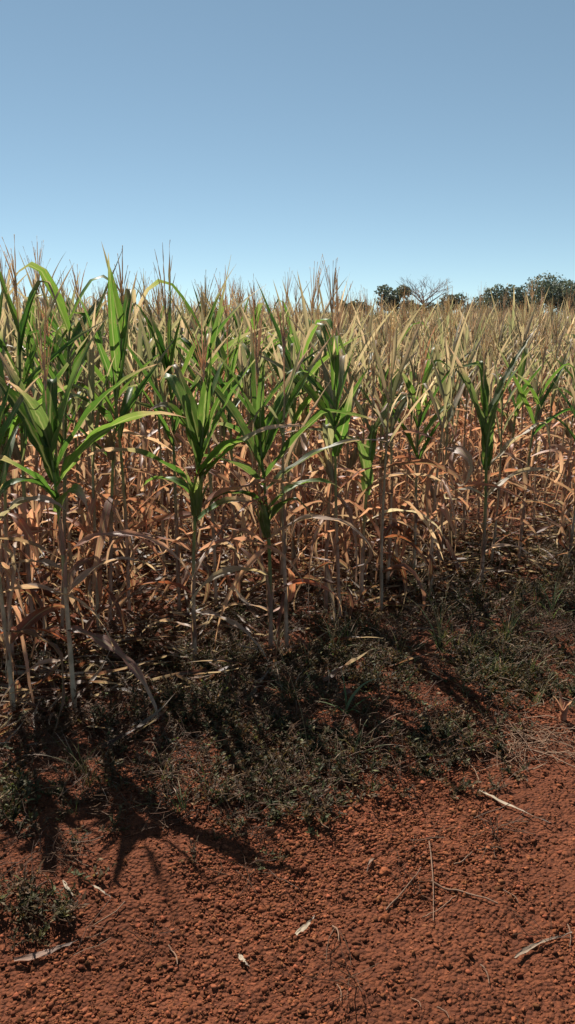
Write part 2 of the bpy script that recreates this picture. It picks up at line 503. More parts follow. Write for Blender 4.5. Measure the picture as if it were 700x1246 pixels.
def make_corn(r, H=1.45, green=0.3, dry_top=0.8, n=None, az0=None, tassel=True, ear=None, hi=False, up_w=0.055, up_l=0.55,
              erect=(8, 26), extra=(), auto=True, base_dry=0.6, tcol=None, low_skip=0.0, thick=0.011, nodes_green=None):
    """green: 0 all dry .. 1 upper leaves green; leaves under dry_top (m) are dead."""
    p = Plant()
    seg, acr = (16, 5) if hi else (9, 3)
    az0 = r.uniform(0, 6.28) if az0 is None else R(az0)
    # stalk
    nn = 26 if hi else 12
    t = np.linspace(0, 1, nn)
    bend = r.normal(0, 0.03, 2)
    wob = r.uniform(0, 6.28, 2)

    def axis(z):
        tt = np.asarray(z) / H
        return np.stack([bend[0] * tt ** 2 + 0.006 * np.sin(5 * tt + wob[0]), bend[1] * tt ** 2 + 0.006 * np.sin(5 * tt + wob[1]), tt * H], -1)
    path = axis(t * H); path[0, 2] = -0.04
    rad = thick * (1 - 0.55 * t) * (1 + 0.18 * (np.sin(t * H / 0.16 * math.pi) ** 8))
    sg = np.clip((t * H - (nodes_green if nodes_green is not None else dry_top * 0.55)) / 0.35, 0, 1)[:, None] * (0.25 + 0.75 * green)
    cb = mixc(np.array([0.38, 0.21, 0.14]), np.array([0.48, 0.36, 0.23]), r.random())
    ring = (0.72 + 0.28 * (1 - np.sin(t * H / 0.16 * math.pi) ** 8)) * r.uniform(0.8, 1.15, nn)
    p.add('stalk', tube(path, rad, 9 if hi else 5, (cb[None] * (1 - sg) + np.array([0.15, 0.20, 0.05])[None] * sg) * ring[:, None]), M_STALK)
    if hi:
        for k in range(4):                 # dead sheaths loosening from the stalk
            z = r.uniform(0.08, 0.6) * H
            a = r.uniform(0, 6.28)
            g = blade(r, r.uniform(0.12, 0.2), 0.042, 2, r.uniform(-2, 12), 6, 5, fold=0.9, wave=0.12, c0=mixc(PINK, TAN, r.random()) * 0.9, c1=TAN, dry_from=0.7, base_w=0.95)
            p.add('sheath', place(g, a, axis(z) + np.array([math.cos(a), math.sin(a), 0]) * thick * 1.25), M_LEAF)
    # leaves
    if auto:
        n = n or int(r.integers(9, 13))
        zs = np.linspace(0.16 + low_skip, H * 0.97, n) + r.normal(0, 0.025, n)
        for i, z in enumerate(zs):
            az = az0 + math.pi * i + r.normal(0, 0.42)
            up = np.clip((z - dry_top) / max(0.15, H - dry_top), 0, 1)
            if z < dry_top:
                c = dry_colour(r)
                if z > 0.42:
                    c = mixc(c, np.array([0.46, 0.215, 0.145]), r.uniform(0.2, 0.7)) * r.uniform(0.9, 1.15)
                else:          # oldest leaves: rusty, with shade under the canopy darkened into their colour
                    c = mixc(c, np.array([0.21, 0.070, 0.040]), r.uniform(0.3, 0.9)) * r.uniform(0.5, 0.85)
                k = r.random()
                L_ = r.uniform(0.42, 0.78)
                W_ = r.uniform(0.024, 0.060)
                th0 = r.uniform(25, 85)
                hang = r.random() < 0.75
                if hang:
                    th0 = r.uniform(60, 110)
                    W_ *= 0.72
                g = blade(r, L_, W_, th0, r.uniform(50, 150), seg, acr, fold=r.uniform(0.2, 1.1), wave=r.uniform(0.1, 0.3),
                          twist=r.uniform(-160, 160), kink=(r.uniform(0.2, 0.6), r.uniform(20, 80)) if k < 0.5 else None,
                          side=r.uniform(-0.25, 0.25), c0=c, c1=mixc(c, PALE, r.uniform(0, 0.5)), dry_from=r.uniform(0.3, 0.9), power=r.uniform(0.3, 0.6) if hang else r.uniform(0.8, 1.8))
            else:
                gg = green * r.uniform(0.6, 1.2)
                cg = mixc(GREEN, LIME, r.random()) if gg > 0.55 else (mixc(OLIVE, GREYG, r.random()) if gg > 0.22 else (mixc(STRAWC, OLIVE, r.uniform(0.0, 0.85)) if r.random() < 0.78 else mixc(PALE, TAN, r.random())))
                L_ = up_l * r.uniform(0.75, 1.2) * (1 - 0.15 * up); W_ = up_w * r.uniform(0.75, 1.2)
                th0 = r.uniform(*erect) + (1 - up) * 14
                bent = r.random() < (0.32 if green > 0.55 else 0.24)
                g = blade(r, L_, W_, th0, (r.uniform(-4, 44) if green > 0.55 else r.uniform(-6, 26)) if not bent else r.uniform(40, 90), seg, acr, fold=r.uniform(0.35, 0.95),
                          wave=0.06, twist=r.uniform(-50, 50), kink=(r.uniform(0.45, 0.8), r.uniform(60, 130)) if bent else None,
                          side=r.uniform(-0.12, 0.12), c0=cg, c1=mixc(STRAWC, OLIVE, r.uniform(0, 0.7)), dry_from=r.uniform(0.45, 1.0) if gg > 0.5 else r.uniform(0.2, 0.9))
            a = axis(z)
            off = np.array([math.cos(az), math.sin(az), 0]) * thick * 0.5
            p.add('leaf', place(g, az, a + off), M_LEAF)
    for e in extra:      # hand-set leaves: (z, azimuth deg, dict for blade)
        z, az, kw = e
        kw = dict(kw)
        lab = kw.pop('label', None)
        kw['W'] *= 1.28
        kw.setdefault('twist', r.uniform(-70, 70))
        kw.setdefault('side', r.uniform(-0.16, 0.16))
        kw['curl'] = kw['curl'] + r.uniform(0, 38)
        if 'kink' not in kw and r.random() < 0.2:
            kw['kink'] = (r.uniform(0.5, 0.8), r.uniform(40, 110))
        kw['wave'] = kw['wave'] + 0.07
        if kw['dry_from'] == 0.92:
            kw['dry_from'] = r.uniform(0.6, 1.0)
            kw['c0'] = mixc(kw['c0'], mixc(LIME, OLIVE, r.random() * 0.6), r.uniform(0, 0.6))
        g = blade(r, nseg=seg + 4, across=acr, **kw)
        p.add('leaf', place(g, R(az), axis(z) + np.array([math.cos(R(az)), math.sin(R(az)), 0]) * thick * 0.5), M_LEAF, None, lab)
    # tassel
    if tassel:
        tc = mixc(tcol * 1.9, np.array([0.60, 0.49, 0.37]), 0.7) if tcol is not None else mixc(np.array([0.62, 0.45, 0.34]), np.array([0.60, 0.51, 0.35]), r.random())
        top = axis(H * 0.995)
        ped = r.uniform(0.08, 0.2)
        br = [tube(np.stack([top, top + np.array([0, 0, ped + 0.01])]), [0.0045, 0.003], 4, tc)]
        top = top + np.array([0, 0, ped])
        k = r.integers(7, 12) if hi else r.integers(7, 11)
        nr = 12 if hi else 7
        TL = r.uniform(0.26, 0.40)
        for b in range(int(k)):
            L_ = TL * (1.15 if b == 0 else r.uniform(0.55, 0.95))
            th = 0.03 if b == 0 else r.uniform(0.08, 0.34)
            a = r.uniform(0, 6.28)
            st = 0 if b == 0 else r.uniform(0.0, 0.35) * TL
            q = np.linspace(0, 1, nr)
            ang = th * (0.6 + 0.8 * q)
            rr_ = np.cumsum(np.sin(ang)) / nr * L_; zz = np.cumsum(np.cos(ang)) / nr * L_
            pa = np.stack([rr_ * math.cos(a), rr_ * math.sin(a), st + zz], -1) + top - np.array([0, 0, L_ / nr])
            ra = (0.0036 if b == 0 else 0.0030) * (1 + 0.6 * np.sin(np.arange(nr) * 2.2)) * (1 - 0.6 * q)
            br.append(tube(pa, np.maximum(ra, 0.0007), 4 if hi else 3, tc * r.uniform(0.8, 1.2)))
        p.add('tassel', join(br), M_TASSEL)
    # ear of corn in its husk
    if ear:
        for z, az, s, fresh in ear:
            q = np.linspace(0, 1, 9)
            ra = s * 0.024 * np.array([0.45, 0.8, 1.0, 1.02, 0.95, 0.82, 0.62, 0.4, 0.12])
            a = R(az)
            tilt = 0.30
            dirv = np.array([math.cos(a) * math.sin(tilt), math.sin(a) * math.sin(tilt), math.cos(tilt)])
            pa = axis(z) + np.array([math.cos(a), math.sin(a), 0]) * (thick + 0.008) + dirv * (q * 0.19 * s)[:, None]
            hc = mixc(np.array([0.36, 0.27, 0.15]), np.array([0.13, 0.22, 0.04]), fresh)
            bits = [tube(pa, ra, 10, hc)]
            for kx in range(5):
                g = blade(r, 0.20 * s * r.uniform(0.8, 1.15), 0.045 * s, 4, r.uniform(4, 26), 7, 3, fold=0.7, c0=hc * r.uniform(0.8, 1.2), c1=TAN, dry_from=0.8, base_w=0.9)
                a2 = a + kx * 1.26 + r.normal(0, 0.2)
                g = place(g, a2, (0, 0, 0))
                m = np.array(Matrix.Rotation(tilt, 3, Vector((-math.sin(a), math.cos(a), 0))))
                bits.append((g[0] @ m.T + pa[0] + np.array([math.cos(a2), math.sin(a2), 0]) * 0.02 * s, g[1], g[2], g[3]))
            ei = p.add('ear', join(bits), M_LEAF)
            silk = []
            for kx in range(16):
                q2 = np.linspace(0, 1, 6)
                d = dirv + r.normal(0, 0.35, 3)
                pth = pa[-2] + np.outer(q2, d) * 0.07 * s - np.outer(q2 ** 2, [0, 0, 1]) * 0.06 * s * r.uniform(0.3, 1)
                silk.append(tube(pth, 0.0016, 3, np.array([0.16, 0.045, 0.022]) * r.uniform(0.6, 1.5)))
            p.add('silk', join(silk), M_TASSEL, ei)
    return p


def bake(p):
    """turn a plant's pieces into shared mesh data"""
    return [(nm, mk_mesh('corn_' + nm, g[0], g[1], g[2], g[3], mat=m), ow, lab) for nm, g, m, ow, lab in p.parts]


def plant_object(name, baked, x, y, rz=0.0, s=1.0, tilt=(0, 0), label='', category='corn plant', group=None, dz=0.0):
    e = bpy.data.objects.new(name, None)
    e.empty_display_size = 0.1
    COL.link(e)
    e.location = (x, y, gz(x, y) + dz)
    e.rotation_euler = (tilt[0], tilt[1], rz)
    e.scale = (s, s, s)
    e['label'] = label
    e['category'] = category
    if group:
        e['group'] = group
    made = []
    for nm, me, ow, lab in baked:
        o = bpy.data.objects.new(nm, me)
        COL.link(o)
        o.parent = made[ow] if ow is not None else e
        if lab:
            o['label'] = lab
        made.append(o)
    return e


def joined_mesh(p, name):
    """one mesh with its materials for an instanced mass"""
    mats, V, F, C, U, MI, o = [], [], [], [], [], [], 0
    for nm, g, m, ow, lab in p.parts:
        if m not in mats:
            mats.append(m)
        V.append(g[0]); F.append(g[1] + o); C.append(g[2]); U.append(g[3]); o += len(g[0])
        MI += [mats.index(m)] * len(g[1])
    me = mk_mesh(name, np.vstack(V), np.vstack(F), np.vstack(C), np.vstack(U))
    for m in mats:
        me.materials.append(m)
    me.polygons.foreach_set('material_index', np.array(MI, dtype=np.int32))
    return me


def scatter(name, protos, pts, rots, scls, **props):
    """one object that instances the given meshes on points"""
    coll = bpy.data.collections.new(name + '_kinds')
    for i, me in enumerate(protos):
        coll.objects.link(bpy.data.objects.new('%s_%02d' % (name, i), me))
    n = len(pts)
    me = bpy.data.meshes.new(name)
    me.vertices.add(n)
    me.vertices.foreach_set('co', np.asarray(pts, dtype=np.float32).ravel())
    a = me.attributes.new('rot', 'FLOAT_VECTOR', 'POINT'); a.data.foreach_set('vector', np.asarray(rots, dtype=np.float32).ravel())
    a = me.attributes.new('scl', 'FLOAT', 'POINT'); a.data.foreach_set('value', np.asarray(scls, dtype=np.float32))
    a = me.attributes.new('pick', 'INT', 'POINT'); a.data.foreach_set('value', rng.integers(0, len(protos), n).astype(np.int32))
    o = link(name, me, **props)
    ng = bpy.data.node_groups.new(name, 'GeometryNodeTree')
    ng.interface.new_socket('Geometry', in_out='INPUT', socket_type='NodeSocketGeometry')
    ng.interface.new_socket('Geometry', in_out='OUTPUT', socket_type='NodeSocketGeometry')
    gi = ng.nodes.new('NodeGroupInput'); go = ng.nodes.new('NodeGroupOutput')
    ci = ng.nodes.new('GeometryNodeCollectionInfo')
    ci.inputs['Collection'].default_value = coll
    ci.inputs['Separate Children'].default_value = True
    ci.inputs['Reset Children'].default_value = True
    ip = ng.nodes.new('GeometryNodeInstanceOnPoints')
    ip.inputs['Pick Instance'].default_value = True

    def na(nm, ty):
        q = ng.nodes.new('GeometryNodeInputNamedAttribute'); q.data_type = ty
        q.inputs['Name'].default_value = nm
        return [s for s in q.outputs if s.enabled and s.name == 'Attribute'][0]
    ng.links.new(gi.outputs[0], ip.inputs['Points'])
    ng.links.new(ci.outputs[0], ip.inputs['Instance'])
    ng.links.new(na('pick', 'INT'), ip.inputs['Instance Index'])
    ng.links.new(na('rot', 'FLOAT_VECTOR'), ip.inputs['Rotation'])
    ng.links.new(na('scl', 'FLOAT'), ip.inputs['Scale'])
    ng.links.new(ip.outputs[0], go.inputs[0])
    md = o.modifiers.new('scatter', 'NODES')
    md.node_group = ng
    return o


# ------------------------------------------------------------------ front-row plants, set one by one
def G(L, W, th0, curl, **k):           # a live green blade
    d = dict(L=L, W=W, th0=th0, curl=curl, fold=0.55, wave=0.05, c0=mixc(GREEN, LIME, 0.35), c1=TAN, dry_from=0.92)
    d.update(k)
    return d


def D(L, W, th0, curl, c=PINK, **k):   # a dead, brown blade
    d = dict(L=L, W=W, th0=th0, curl=curl, fold=0.5, wave=0.16, c0=c, c1=mixc(c, PALE, 0.35), dry_from=0.7, power=1.2)
    d.update(k)
    return d


HEROES = [
    # A: tall plant cut by the left edge
    dict(x=-1.145, y=3.27, H=1.12, green=0.9, dry_top=0.75, n=14, az0=80, up_w=0.07, up_l=0.5, ear=[(0.86, -60, 1.0, 0.15)],
         extra=[(0.80, -20, G(0.42, 0.06, 48, 70, c0=mixc(OLIVE, PALE, 0.5), dry_from=0.5)), (0.52, -10, D(0.6, 0.035, 70, 95, TAN)),
                (0.95, 20, G(0.5, 0.05, 14, 10)), (0.40, 200, D(0.5, 0.03, 60, 80, PINK))],
         label='green corn plant cut off by the left edge, nearest the camera there'),
    # B: leafy green plant nearest the camera
    dict(x=-0.905, y=3.36, H=1.18, green=1.0, dry_top=0.9, auto=False, tcol=np.array([0.30, 0.19, 0.11]), nodes_green=0.45,
         extra=[(0.98, 150, G(0.62, 0.075, 24, 8)), (1.02, 172, G(0.56, 0.07, 18, 6)), (1.07, 8, G(0.56, 0.06, 14, 5)), (1.02, 20, G(0.62, 0.055, 27, 8)),
                (0.96, -12, G(0.68, 0.060, 34, 34, c0=LIME, fold=0.35)), (0.92, 195, G(0.5, 0.05, 40, 70, kink=(0.55, 60), dry_from=0.45)),
                (1.12, 100, G(0.5, 0.06, 12, 8)), (1.12, 250, G(0.34, 0.06, 18, 30)), (0.86, -40, G(0.30, 0.065, 25, 130, c0=LIME)), (0.90, 230, G(0.34, 0.06, 35, 100)),
                (0.66, 185, D(0.62, 0.03, 55, 60, mixc(PINK, OLIVE, 0.4), twist=60)), (0.68, 5, D(0.62, 0.032, 52, 88, PINK, label='brown arched leaf reaching right from the stalk')),
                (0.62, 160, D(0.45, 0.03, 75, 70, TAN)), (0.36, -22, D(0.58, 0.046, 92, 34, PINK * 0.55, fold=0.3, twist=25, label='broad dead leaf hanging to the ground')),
                (0.30, 170, D(0.5, 0.03, 60, 90, RUST)), (0.5, 40, D(0.55, 0.03, 40, 95, TAN)), (0.22, 215, D(0.4, 0.025, 75, 60, TAN))],
         label='bushy bright green corn plant nearest the camera, second from the left edge'),
    # C: plant with the red-brown silk
    dict(x=-0.455, y=3.88, H=1.2, green=1.0, dry_top=0.9, auto=False, nodes_green=0.3, ear=[(0.74, -75, 1.15, 0.85)], tcol=np.array([0.34, 0.17, 0.11]),
         extra=[(0.92, 172, G(0.85, 0.085, 7, 10, kink=(0.58, 150), fold=0.3)), (0.98, 200, G(0.42, 0.07, 12, 40)), (0.98, 15, G(0.62, 0.06, 22, 12)), (1.04, 60, G(0.6, 0.055, 16, 10)),
                (0.90, -20, G(0.45, 0.07, 30, 85, c0=LIME)), (0.80, 160, G(0.34, 0.06, 40, 100)), (1.05, 130, G(0.56, 0.05, 20, 14)), (0.88, -15, G(0.62, 0.05, 38, 30, dry_from=0.5)),
                (0.86, 190, G(0.62, 0.05, 46, 45, dry_from=0.5)), (1.1, 300, G(0.42, 0.05, 10, 10)),
                (0.76, -8, D(0.62, 0.05, 52, 62, mixc(PINK, RUST, 0.3), fold=0.3, wave=0.25, label='ragged pinkish dead leaf held out flat')), (0.70, 20, G(0.4, 0.05, 50, 90, dry_from=0.4)),
                (0.56, 185, D(0.60, 0.035, 58, 70, PINK, twist=30)), (0.55, -5, D(0.62, 0.035, 58, 75, PINK)),
                (0.26, -25, D(0.48, 0.028, 84, 55, TAN)), (0.35, 170, D(0.5, 0.03, 60, 95, RUST)), (0.45, 60, D(0.5, 0.03, 45, 100, TAN)), (0.18, 150, D(0.4, 0.025, 80, 40, TAN))],
         label='green corn plant with an ear topped by reddish-brown silk, leaf folded over'),
    # D: plant with long spreading leaves
    dict(x=-0.078, y=3.93, H=1.15, green=1.0, dry_top=0.9, auto=False, nodes_green=0.15, ear=[(0.60, -110, 1.0, 0.8)], tcol=np.array([0.36, 0.20, 0.13]),
         extra=[(0.90, 168, G(0.62, 0.065, 22, 6)), (0.96, 12, G(0.66, 0.055, 27, 8)), (1.02, 25, G(0.55, 0.05, 22, 8)), (0.84, 185, G(0.45, 0.07, 45, 40)), (0.88, -10, G(0.68, 0.06, 38, 20)),
                (0.82, 10, G(0.72, 0.05, 50, 25, c0=mixc(OLIVE, GREEN, 0.4), dry_from=0.6)), (1.05, 200, G(0.5, 0.05, 14, 8)), (1.0, 100, G(0.62, 0.05, 12, 6)), (0.72, 0, G(0.42, 0.05, 40, 80, c0=LIME)),
                (0.74, 190, G(0.36, 0.05, 48, 100)), (0.66, -30, G(0.34, 0.05, 35, 60)), (1.08, 300, G(0.4, 0.045, 10, 14)), (0.98, 60, G(0.68, 0.045, 32, 14, dry_from=0.5)),
                (0.55, 190, D(0.6, 0.035, 50, 85, PINK)), (0.58, -5, D(0.6, 0.035, 45, 80, TAN)), (0.40, 200, D(0.5, 0.045, 60, 110, mixc(TAN, OLIVE, 0.5))), (0.32, 10, D(0.48, 0.03, 65, 95, RUST)), (0.22, 160, D(0.4, 0.025, 70, 70, TAN))],
         label='green corn plant with long spreading leaves and an ear, at mid photo'),
    dict(x=-0.01, y=3.96, H=1.25, green=0.25, dry_top=0.85, n=9, az0=30, up_w=0.035, label='thin brown corn stalk close beside the spreading green plant'),
    # E: short plant with a wrapped green shoot
    dict(x=0.43, y=4.70, H=1.05, green=1.0, dry_top=0.85, auto=False, nodes_green=0.3, thick=0.0125, tcol=np.array([0.30, 0.24, 0.12]),
         extra=[(0.66, 250, G(0.42, 0.075, 6, 6, fold=0.7)), (0.80, 60, G(0.42, 0.06, 8, 6)), (0.92, 185, G(0.62, 0.04, 62, 25, c0=mixc(OLIVE, LIME, 0.3), dry_from=0.6)),
                (0.95, 0, D(0.5, 0.035, 60, 70, PINK)), (0.72, 0, D(0.62, 0.03, 65, 60, TAN)), (0.75, 180, D(0.6, 0.03, 60, 80, PINK)), (0.5, 5, D(0.55, 0.028, 55, 70, PALE)),
                (0.5, 180, D(0.5, 0.03, 60, 80, TAN)), (0.35, 10, D(0.5, 0.03, 50, 100, RUST)), (0.98, 20, G(0.45, 0.04, 30, 15, c0=OLIVE)), (1.0, 150, G(0.4, 0.04, 26, 12, c0=OLIVE))],
         label='short corn plant with one bright green shoot wrapped round its stalk'),
    dict(x=0.80, y=5.22, H=1.15, green=0.85, dry_top=0.72, n=15, az0=10, up_w=0.058, up_l=0.55, erect=(10, 24), label='dark green slender corn plant between the wrapped shoot and the upright green one'),
    # G: upright green plant right
    dict(x=1.23, y=5.15, H=1.22, green=1.0, dry_top=0.85, auto=False, nodes_green=0.25, tcol=np.array([0.42, 0.33, 0.18]), thick=0.0125,
         extra=[(0.86, 165, G(0.62, 0.055, 14, 4)), (0.92, 185, G(0.62, 0.05, 18, 4, c0=mixc(GREEN, OLIVE, 0.5))), (0.96, 15, G(0.7, 0.055, 22, 6)), (1.02, 30, G(0.75, 0.045, 30, 8, c0=mixc(GREEN, OLIVE, 0.5))),
                (0.80, 260, G(0.40, 0.07, 8, 10, fold=0.7)), (0.72, 60, G(0.38, 0.065, 8, 8)), (1.05, 100, G(0.5, 0.05, 8, 5)), (1.08, 190, G(0.5, 0.045, 8, 6)),
                (0.72, 10, D(0.72, 0.045, 38, 24, mixc(OLIVE, TAN, 0.4), dry_from=0.3)), (0.55, 15, D(0.62, 0.035, 42, 50, mixc(OLIVE, TAN, 0.5))), (0.55, 180, D(0.45, 0.03, 50, 120, PALE)),
                (0.38, 5, D(0.45, 0.03, 60, 95, PINK)), (0.36, 185, D(0.5, 0.03, 55, 95, TAN)), (0.2, 20, D(0.4, 0.025, 65, 75, TAN))],
         label='upright bright green corn plant standing alone at the right'),
    dict(x=1.56, y=5.55, H=1.18, green=0.75, dry_top=0.85, n=15, az0=5, up_w=0.058, up_l=0.6, erect=(14, 32), label='half green corn plant with long leaning leaves, second from the right edge'),
    dict(x=1.86, y=5.42, H=0.92, green=1.0, dry_top=0.55, n=9, az0=170, up_w=0.055, up_l=0.45, erect=(10, 30), tassel=False, label='small green corn plant cut off by the right edge of the photo'),
    # second line, seen between the first
    dict(x=-0.60, y=4.55, H=1.42, green=1.0, dry_top=0.95, n=15, az0=0, up_w=0.07, up_l=0.65, erect=(8, 24),
         extra=[(1.30, 15, G(0.74, 0.07, 4, -8, c0=LIME, kink=(0.95, 10))), (1.25, 175, G(0.72, 0.06, 10, 0, kink=(0.7, 120)))], label='tall green corn plant whose broad top leaves rise above the row left of middle'),
    dict(x=-1.20, y=4.40, H=1.36, green=0.8, dry_top=0.95, n=15, az0=65, up_w=0.048, up_l=0.46, erect=(8, 26), extra=[(1.32, 60, G(0.45, 0.06, 14, 20, kink=(0.55, 100), c0=LIME))],
         label='tall half green corn plant with a bent pale top leaf behind the bushy one'),
    dict(x=-0.86, y=4.42, H=1.4, green=0.8, dry_top=0.9, n=15, az0=60, up_w=0.055, label='corn plant standing just right of and behind the bushy green one'),
    dict(x=-1.42, y=4.05, H=1.36, green=0.75, dry_top=0.9, n=15, az0=100, up_w=0.058, label='green-topped corn plant behind the front one at the left edge'),
    dict(x=-0.30, y=4.85, H=1.36, green=0.7, dry_top=0.9, n=15, az0=140, up_w=0.055, tcol=np.array([0.40, 0.20, 0.13]), label='corn plant with a full reddish tassel between the two eared plants'),
    dict(x=0.22, y=4.60, H=1.32, green=0.6, dry_top=0.85, n=15, az0=75, up_w=0.055, label='olive corn plant just left of the short one with the wrapped shoot'),
    dict(x=0.62, y=5.05, H=1.3, green=0.3, dry_top=0.85, n=15, az0=30, up_w=0.052, label='dry corn plant just right of the short one with the wrapped shoot'),
    dict(x=1.02, y=5.45, H=1.32, green=0.3, dry_top=0.85, n=15, az0=60, up_w=0.052, label='dry corn plant just left of and behind the upright green one'),
]
for i, h in enumerate(HEROES):
    h = dict(h)
    x, y, lab = h.pop('x'), h.pop('y'), h.pop('label')
    r = np.random.default_rng(100 + i)
    bk = bake(make_corn(r, hi=True, **h))
    plant_object('corn_plant', bk, x, y, tilt=(r.normal(0, 0.012), r.normal(0, 0.012)), label=lab, group='corn plants along the front edge of the field')
HERO_XY = np.array([(h['x'], h['y']) for h in HEROES])

# ------------------------------------------------------------------ the rows behind
KINDS = []
kr = np.random.default_rng(55)
for i in range(29):
    if i < 8:
        kw = dict(green=0.9, dry_top=0.9, up_w=0.066, up_l=0.68, erect=(8, 36), tassel=i % 2 == 0); kind = 'green'
    elif i < 17:
        kw = dict(green=0.42, dry_top=0.88, up_w=0.042, up_l=0.62, erect=(4, 28), tassel=i % 2 == 0); kind = 'olive'
    else:
        kw = dict(green=0.12, dry_top=0.95, up_w=0.038, up_l=0.56, erect=(4, 30), tassel=i % 5 < 3); kind = 'dry'
    KINDS.append((kind, bake(make_corn(kr, H=kr.uniform(1.25, 1.55), n=15, ear=[(kr.uniform(0.7, 0.95), kr.uniform(0, 360), 0.95, 0.0)] if i % 3 == 0 else None, **kw))))

pr_ = np.random.default_rng(77)
cand = []
ROW, STEP = 0.66, 0.18
for k in range(0, 130):
    u0 = k * ROW
    for j in range(-420, 520):
        t = j * STEP
        x = EDGE_P[0] + EDGE_D[0] * t + EDGE_N[0] * u0
        y = EDGE_P[1] + EDGE_D[1] * t + EDGE_N[1] * u0
        if y < 2.4 or y > 75 or abs(x) > 0.36 * y + 1.6:
            continue
        x += pr_.normal(0, 0.05); y += pr_.normal(0, 0.05)
        inside = abs(x) < 0.345 * (y * 0.976 + 0.35) + 0.15
        if y < 3.2 and not inside:
            continue
        if k == 0 and inside and (x < 0.25 or pr_.random() < 0.35):
            continue                       # the front row stands one by one above
        if pr_.random() < 0.12:
            continue
        if np.min(np.hypot(HERO_XY[:, 0] - x, HERO_XY[:, 1] - y)) < 0.13:
            continue
        cand.append((math.hypot(x, y), x, y, inside))
cand.sort()
single = [c for c in cand if c[3]][:270]
sset = {(c[1], c[2]) for c in single}
KIND_WORD = {'green': 'green-topped', 'olive': 'olive half-dried', 'dry': 'dried straw-coloured'}
KIND_GROUP = {'green': 'green-topped corn plants behind the front row', 'olive': 'half-dried corn plants behind the front row', 'dry': 'dried corn plants behind the front row'}
ZONES = [(60, 'at the left edge behind the cut-off green plant'), (165, 'behind the bushy green front plant'), (285, 'behind the silk-eared front plant'),
         (390, 'behind the front plant with spreading leaves'), (480, 'behind the short front plant with wrapped shoot'), (550, 'behind the slender dark front plant'),
         (630, 'behind the upright bright green front plant'), (9999, 'by the right edge')]
RANK = ['nearest', 'second nearest', 'third nearest', 'fourth nearest']
seen_rank = {}


def row_label(kind, x, y, d):
    u = 350 + 1037 * x / (y * 0.976 + 0.35)
    z = next(i for i, q in enumerate(ZONES) if u < q[0])
    n = seen_rank.get((kind, z), 0)
    seen_rank[(kind, z)] = n + 1
    if n < len(RANK):
        return '%s %s corn plant %s' % (RANK[n], KIND_WORD[kind], ZONES[z][1])
    return '%s corn plant farther back %s' % (KIND_WORD[kind], ZONES[z][1])


kidx = {'green': [i for i, k in enumerate(KINDS) if k[0] == 'green'], 'olive': [i for i, k in enumerate(KINDS) if k[0] == 'olive'], 'dry': [i for i, k in enumerate(KINDS) if k[0] == 'dry']}
for d, x, y, ins in single:
    # greener towards the near left, drier with depth and to the right
    g = 0.18 * (1 - min(1, max(0, (d - 4.5) / 5))) + (0.62 if x < 0.25 and edge_u(x, y) < 1.0 else 0.36 if x < 0.25 and edge_u(x, y) < 1.7 else 0.10 * (x < 0))
    q = pr_.random()
    kind = 'green' if q < g else ('olive' if q < g + (0.42 if x < 0 else 0.28) else 'dry')
    i = int(pr_.choice(kidx[kind]))
    left = np.clip((-x) / 2.0, -0.6, 1)
    sz = pr_.uniform(0.92, 1.07) + 0.10 * left
    plant_object('corn_plant', KINDS[i][1], x, y, pr_.uniform(0, 6.28), min(sz, 1.04) if kind == 'green' else sz, (pr_.normal(0, 0.03), pr_.normal(0, 0.03)),
                 label=row_label(kind, x, y, d), group=KIND_GROUP[kind])

# the mass of the field beyond, one uncountable stand
mr_ = np.random.default_rng(91)
mass = []
for i in range(9):
    kw = dict(green=0.42, dry_top=0.88, up_w=0.044, up_l=0.62, erect=(4, 28), tassel=i % 2 == 0) if i < 4 else dict(green=0.1, dry_top=0.9, up_w=0.042, up_l=0.58, erect=(4, 30), tassel=i % 2 == 0)
    mass.append(joined_mesh(make_corn(mr_, H=mr_.uniform(1.25, 1.55), n=12, **kw), 'far_corn'))
rest = [c for c in cand if (c[1], c[2]) not in sset]
P = np.array([(c[1], c[2]) for c in rest])
Z = ground_z(P[:, 0], P[:, 1])
scatter('corn_field', mass, np.column_stack([P, Z]), np.column_stack([mr_.normal(0, 0.03, len(P)), mr_.normal(0, 0.03, len(P)), mr_.uniform(0, 6.28, len(P))]),
        mr_.uniform(0.86, 1.03, len(P)) * np.where(P[:, 0] < 0, 1.07, 1.04), kind='stuff', label='dry corn standing as one mass out to the far trees', category='corn field')

